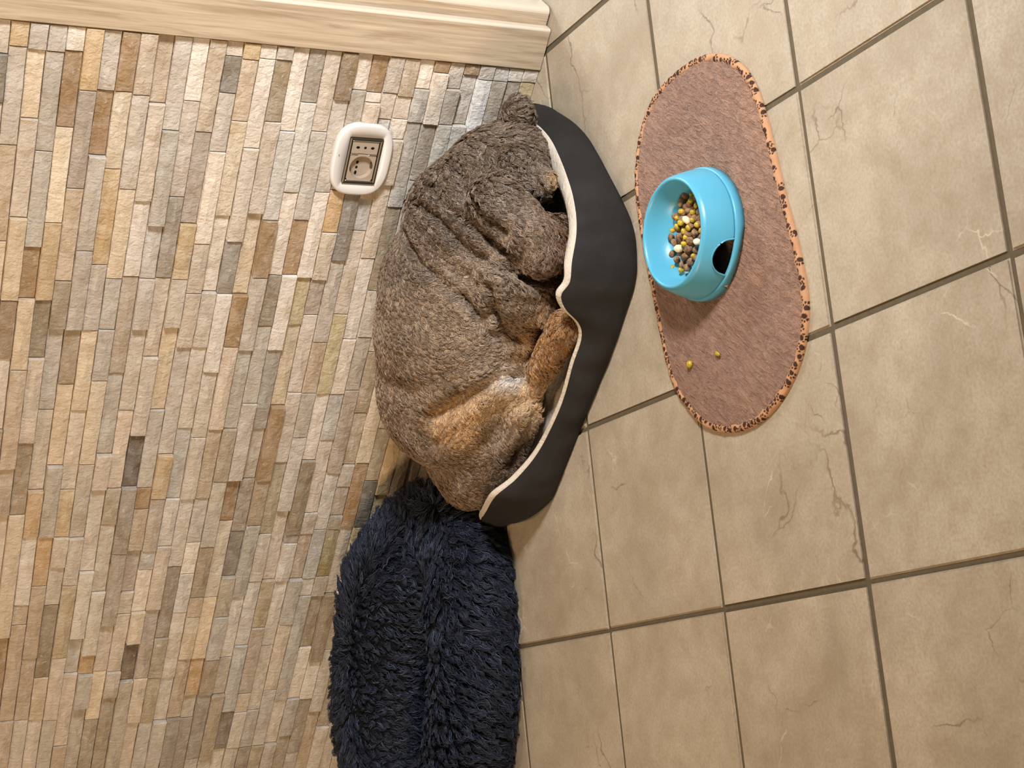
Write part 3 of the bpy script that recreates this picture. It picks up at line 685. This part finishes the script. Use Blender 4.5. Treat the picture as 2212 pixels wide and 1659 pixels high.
# ------------------------------------------------------------------ shaggy round cushion, a ring with a hollow middle
def make_donut():
    cx_, cy_, a, b, r = -0.812, -0.308, 0.235, 0.162, 0.089
    root = empty('shaggy_cushion', (cx_, cy_, 0)); root.rotation_euler = (0, 0, math.radians(24)); tag(root, 'shaggy blue-black fluffy ring-shaped pet cushion lying against the stone wall', 'cushion')
    NU, NV = 160, 36; vs = []
    for i in range(NU):
        u = 2 * math.pi * i / NU; e = 2.6; c, s_ = math.cos(u), math.sin(u)
        px = a * abs(c) ** (2 / e) * math.copysign(1, c); py = b * abs(s_) ** (2 / e) * (1 if s_ > 0 else -.84)
        nx_, ny_ = c / a, s_ / b; l = math.hypot(nx_, ny_); nx_, ny_ = nx_ / l, ny_ / l
        back = 0.5 + 0.5 * s_                                  # the back rim stands higher, propped on the wall
        rr = r * (1 + 0.17 * s_ + 0.05 * math.sin(3 * u + 1) + .03 * math.sin(7 * u)); hh = (0.064 + 0.020 * back) * (1 - 0.40 * max(0, c) ** 6)
        for k in range(NV):
            w = 2 * math.pi * k / NV; cw, sw = math.cos(w), math.sin(w)
            if sw < 0 and cw > 0: cw = math.copysign(abs(cw) ** 0.4, cw)      # sits flat and broad on the floor
            vs.append((px + nx_ * rr * cw, py + ny_ * rr * cw, max(0.004, hh + hh * .93 * sw)))
    fs = [(i * NV + k, ((i + 1) % NU) * NV + k, ((i + 1) % NU) * NV + (k + 1) % NV, i * NV + (k + 1) % NV) for i in range(NU) for k in range(NV)]
    bm_ = bmesh.new(); bm_.from_mesh(pymesh('ring', vs, fs)); m = bmmesh('ring', bm_)
    obj('ring', m, plain('blue_black_backing', (16, 17, 20), 0.9, 0.1), root, True)
    fl = [(cx_q, cy_q, 0.012) for cx_q, cy_q in ((a * math.cos(t) * .9, b * math.sin(t) * .9) for t in np.linspace(0, 6.283, 40, endpoint=False))]
    obj('middle_pad', pymesh('middle_pad', fl, [tuple(range(40))]), plain('black_pad', (14, 14, 16), 0.9, 0.1), root)
    rg = np.random.default_rng(5)
    p, n = scatter(m, 62000, rg, lambda c: (c[:, 2] > 0.006).astype(float))
    flow = np.zeros_like(p); flow[:, 2] = -0.55; flow += n * .2
    flow[:, 0] += 0.5 * wob(p, 9, 3) - .15; flow[:, 1] += 0.5 * wob(p, 9, 4) - .05
    L = rg.uniform(.022, .042, len(p)) * np.where(np.hypot(p[:, 0] / .222, p[:, 1] / .16) < .85, .5, 1); lift = np.clip(.62 + .25 * wob(p, 25, 8) + rg.normal(0, .12, len(p)), .15, .95)
    base = np.array(lin((29, 35, 49))); cols = base * rg.uniform(.5, 1.7, len(p))[:, None]
    br = rg.random(len(p)) < .10; cols[br] = np.array(lin((72, 82, 104))) * rg.uniform(.6, 1.2, br.sum())[:, None]
    grow('fur', root, p, n, flow, L, lift, .5, .0022, .018, 4200, .80, cols, rg.uniform(.0004, .00075, len(p)), fur_material('blue_black_shag', .5, .35), rg, 7, .3)
make_donut()

# ------------------------------------------------------------------ dog, curled up asleep
def v3(*a): return Vector(a)
def dog_mesh():
    bm = bmesh.new()
    def ell(c, r, rot=None):
        g = bmesh.ops.create_icosphere(bm, subdivisions=4, radius=1)['verts']
        for v in g:
            q = Vector((v.co.x * r[0], v.co.y * r[1], v.co.z * r[2]))
            if rot is not None: q = rot @ q
            v.co = q + Vector(c)
    def cap(a, b, ra, rb, n=9):
        a, b = Vector(a), Vector(b)
        for i in range(n):
            t = i / (n - 1); ell(a.lerp(b, t), [ra + (rb - ra) * t] * 3)
    for d in DOG:
        if d[0] == 'e': ell(*d[1:])
        else: cap(*d[1:])
    m = bmmesh('dog_raw', bm); o = bpy.data.objects.new('dog_raw', m); col.objects.link(o)
    md = o.modifiers.new('r', 'REMESH'); md.mode = 'VOXEL'; md.voxel_size = 0.0062
    dg = bpy.context.evaluated_depsgraph_get(); me = bpy.data.meshes.new_from_object(o.evaluated_get(dg))
    bpy.data.objects.remove(o); bpy.data.meshes.remove(m); me.name = 'dog'
    return me
DOG = [
    ('e', (-.150, -.172, .125), (.195, .145, .128)),                 # barrel of the ribs
    ('e', (-.025, -.172, .118), (.125, .128, .115)),                 # shoulders
    ('e', (-.275, -.172, .100), (.160, .133, .124)),                 # rump
    ('e', (-.345, -.190, .058), (.160, .130, .072)),                 # tail end of the rump
    ('e', (-.110, -.245, .085), (.165, .080, .072)),                 # belly
    ('c', (-.335, -.215, .125), (-.215, -.298, .085), .074, .045),   # thigh to knee
    ('c', (-.005, -.165, .150), (.068, -.150, .105), .092, .072),    # neck
    ('e', (.080, -.166, .090), (.070, .074, .062)),                  # head
    ('c', tuple(F(1068, 425, .165)), tuple(F(1172, 535, .105)), .036, .034),   # ear
    ('c', tuple(F(1125, 355, .105)), tuple(F(1160, 395, .085)), .036, .024),   # muzzle
    ('e', tuple(F(1182, 386, .080)), (.015, .015, .015)),            # tan lip
    ('e', tuple(F(1116, 248, .085)), (.028, .026, .022)),            # topknot
    ('c', tuple(F(1085, 600, .135)), tuple(F(1155, 655, .085)), .044, .030),   # elbow
    ('c', tuple(F(1150, 845, .050)), tuple(F(1224, 704, .062)), .020, .026),   # tan hind paw stretched along the rim
    ('c', tuple(F(1132, 775, .060)), tuple(F(1142, 725, .060)), .018, .018),   # fore paw
    ('c', tuple(F(1126, 890, .062)), tuple(F(1085, 1020, .048)), .028, .030),  # hock
    ('e', tuple(F(1208, 505, .055)), (.030, .028, .035)),            # chest in the hollow under the ear
]
CREASES = [([(985,360),(997,385),(1012,425),(1036,460),(1087,499)], .016, .0085), ([(900,440),(949,475),(991,526),(1051,569),(1135,590)], .013, .0075),
           ([(880,500),(900,562),(936,595),(995,647),(1047,680)], .011, .0070), ([(1047,613),(1065,661),(1091,716),(1120,735)], .016, .008),
           ([(933,900),(958,885),(980,870),(1017,845),(1080,820),(1130,815)], .014, .011), ([(1080,258),(1110,262),(1150,262)], .010, .007),
           ([(1140,420),(1165,440),(1200,455)], .012, .007), ([(1000,640),(1040,700),(1085,740)], .008, .007), ([(1100,1010),(1130,950),(1150,900)], .010, .008),
           ([(930,400),(960,440),(1010,480),(1060,520)], .008, .006), ([(1130,600),(1180,600),(1215,590)], .014, .008)]
TINTS = [(880,700,(122,102,82)),(950,700,(136,115,93)),(1050,760,(150,132,114)),(1000,640,(132,112,92)),(900,560,(104,86,70)),(960,470,(88,71,56)),(1060,430,(94,77,62)),(1100,320,(94,78,62)),(1150,320,(90,74,59)),
         (1100,470,(122,102,84)),(1180,530,(112,90,70)),(1185,385,(176,140,98)),(1150,345,(92,76,61)),(1145,385,(108,90,74)),(1165,360,(110,92,76)),(1170,410,(104,90,78)),(1225,470,(92,62,38)),(1215,520,(96,64,40)),(1120,640,(128,108,88)),(1080,650,(134,116,98)),
         (1200,710,(148,106,64)),(1225,690,(142,100,60)),(1165,810,(152,112,70)),(1180,760,(148,106,64)),(1145,745,(142,104,66)),(1010,900,(196,160,118)),(980,920,(180,144,104)),(1060,880,(176,144,108)),(1100,815,(196,186,176)),(1130,855,(198,166,126)),
         (1080,930,(134,114,94)),(1130,960,(92,74,58)),(1110,1010,(96,78,60)),(960,1030,(128,105,82)),(1000,1080,(122,98,74)),(900,960,(120,98,78)),(870,850,(120,98,78)),(960,830,(130,108,86)),(1120,245,(104,86,70)),(850,1000,(104,82,62)),(1050,1040,(110,90,72))]
FLOWS = [(880,700,18,60),(900,850,25,60),(860,580,0,60),(980,720,40,45),(1050,760,50,20),(1000,640,50,40),(950,560,45,40),(1060,540,45,35),(1000,420,25,50),(1080,330,20,45),(1150,330,20,35),(1100,450,40,40),(1190,520,15,50),
         (1200,700,-25,50),(1165,810,-20,50),(1020,900,-15,40),(1060,890,30,-20),(960,1020,25,45),(1050,1050,45,5),(900,980,15,50),(1130,960,5,40),(1120,240,40,5),(830,800,15,60),(930,930,20,45),(1220,480,5,40)]
def make_dog():
    me = dog_mesh(); v, t, n = mesh_arrays(me)
    ed = np.empty(len(me.edges) * 2, np.int32); me.edges.foreach_get('vertices', ed); ed = ed.reshape(-1, 2)
    def smooth(v, it, k=.5):
        deg = np.bincount(ed.ravel(), minlength=len(v))[:, None]
        for _ in range(it):
            s = np.zeros_like(v); np.add.at(s, ed[:, 0], v[ed[:, 1]]); np.add.at(s, ed[:, 1], v[ed[:, 0]]); v = v + k * (s / deg - v)
        return v
    v = smooth(v, 5)
    def write(v): me.vertices.foreach_set('co', v.astype(np.float32).ravel()); me.update()
    write(v)
    def bvh(): return BVHTree.FromPolygons([tuple(q) for q in v], t.tolist())
    tree = bvh()
    def hit(u, w):
        d = ray(u, w).normalized(); h = tree.ray_cast(CAM, d); return None if h[0] is None else np.array(h[0])
    vn = np.empty(len(v) * 3, np.float32); me.vertices.foreach_get('normal', vn); vn = vn.reshape(-1, 3)
    push = np.zeros(len(v))
    for line, depth, sig in CREASES:
        pts = []
        for (a, b), (c, d) in zip(line[:-1], line[1:]):
            for q in np.linspace(0, 1, 8):
                h = hit(a + (c - a) * q, b + (d - b) * q)
                if h is not None: pts.append(h)
        if not pts: continue
        d2 = np.min(((v[:, None, :] - np.array(pts)[None]) ** 2).sum(-1), axis=1); dd = np.sqrt(d2)
        push += -depth * np.exp(-d2 / (2 * (sig * .75) ** 2)) + depth * .32 * np.exp(-(dd - sig * 2.2) ** 2 / (2 * (sig * .8) ** 2))
    push += .0020 * wob(v, 42, 12) + .0012 * wob(v, 90, 13)
    v = v + vn * push[:, None]; v = smooth(v, 1, .4); write(v); tree = bvh()
    sk = NM('dog_coat_underlayer', 0.9, 0.1); at = sk.n('ShaderNodeAttribute'); at.attribute_name = 'coat'; sk.l(at.outputs['Color'], sk.b.inputs['Base Color'])
    tp = [(hit(a, b), lin(c)) for a, b, c in TINTS]; tp = [(p, c) for p, c in tp if p is not None]
    TPt = np.array([p for p, _ in tp]); TC = np.array([c for _, c in tp])
    def tint_at(p):
        w = 1 / (((p[:, None, :] - TPt[None]) ** 2).sum(-1) + .00022) ** 2.2; return (w[..., None] * TC[None]).sum(1) / w.sum(1)[:, None]
    cv = tint_at(v) * .55
    ca = me.color_attributes.new('coat', 'FLOAT_COLOR', 'POINT'); ca.data.foreach_set('color', np.c_[cv, np.ones(len(cv))].astype(np.float32).ravel())
    dog = obj('dog', me, sk.m, None, True)
    tag(dog, 'brown curly-coated dog sleeping curled up in the charcoal pet bed', 'dog')
    rg = np.random.default_rng(17)
    p, nn = scatter(me, 150000, rg, lambda c: np.where(c[:, 2] < .03, .15, 1.0) * np.where(c[:, 1] > -.08, .5, 1.0))
    fp = []
    for a, b, da, db in FLOWS:
        h0, h1 = hit(a, b), hit(a + da * .4, b + db * .4)
        if h0 is not None and h1 is not None: fp.append((h0, (h1 - h0) / (np.linalg.norm(h1 - h0) + 1e-9)))
    FP = np.array([a for a, _ in fp]); FD = np.array([a for _, a in fp])
    flow = np.zeros_like(p); cols = np.zeros_like(p)
    for s in range(0, len(p), 20000):
        q = p[s:s + 20000]; w = 1 / (((q[:, None, :] - FP[None]) ** 2).sum(-1) + .0004) ** 1.8
        flow[s:s + 20000] = (w[..., None] * FD[None]).sum(1) / w.sum(1)[:, None]; cols[s:s + 20000] = tint_at(q)
    flow = flow + np.stack([wob(p, 55, 30), wob(p, 55, 31), wob(p, 55, 32)], 1) * .30
    curly = np.clip((p[:, 0] + .02) / .08, 0, 1)                     # longer, looser curls towards the head
    leg = np.exp(-((p - np.array(F(1190, 770, .056))) ** 2).sum(1) / (2 * .06 ** 2))
    ear = np.exp(-((p - np.array(F(1175, 540, .10))) ** 2).sum(1) / (2 * .035 ** 2))
    L = rg.uniform(.010, .016, len(p)) * (1 + .45 * curly + .3 * leg + 1.0 * ear)
    lift = np.clip(.20 + .16 * curly + .12 * leg + rg.normal(0, .06, len(p)), .05, .6)
    lum = rg.uniform(.50, 1.60, len(p)); cols = cols * lum[:, None]
    sil = rg.random(len(p)) < .20; cols[sil] = cols[sil] * .45 + np.array(lin((186, 172, 158))) * .50
    grow('fur', dog, p, nn, flow, L, lift, .72, .0025, .0110, 7500, .74, cols, rg.uniform(.00022, .00042, len(p)), fur_material('dog_coat', .48, .38), rg, 8, .22)
    # nose, low in the hollow between muzzle and rim
    h = hit(1188, 424)
    if h is not None:
        bm = bmesh.new(); bmesh.ops.create_icosphere(bm, subdivisions=3, radius=1)
        for q in bm.verts: q.co = Vector((q.co.x * .011, q.co.y * .010, q.co.z * (.008 - .002 * q.co.x)))
        o = obj('nose', bmmesh('nose', bm), plain('black_nose', (22, 20, 20), 0.35, 0.5), dog, True); o.location = h
        o['label'] = 'small black nose'
make_dog()
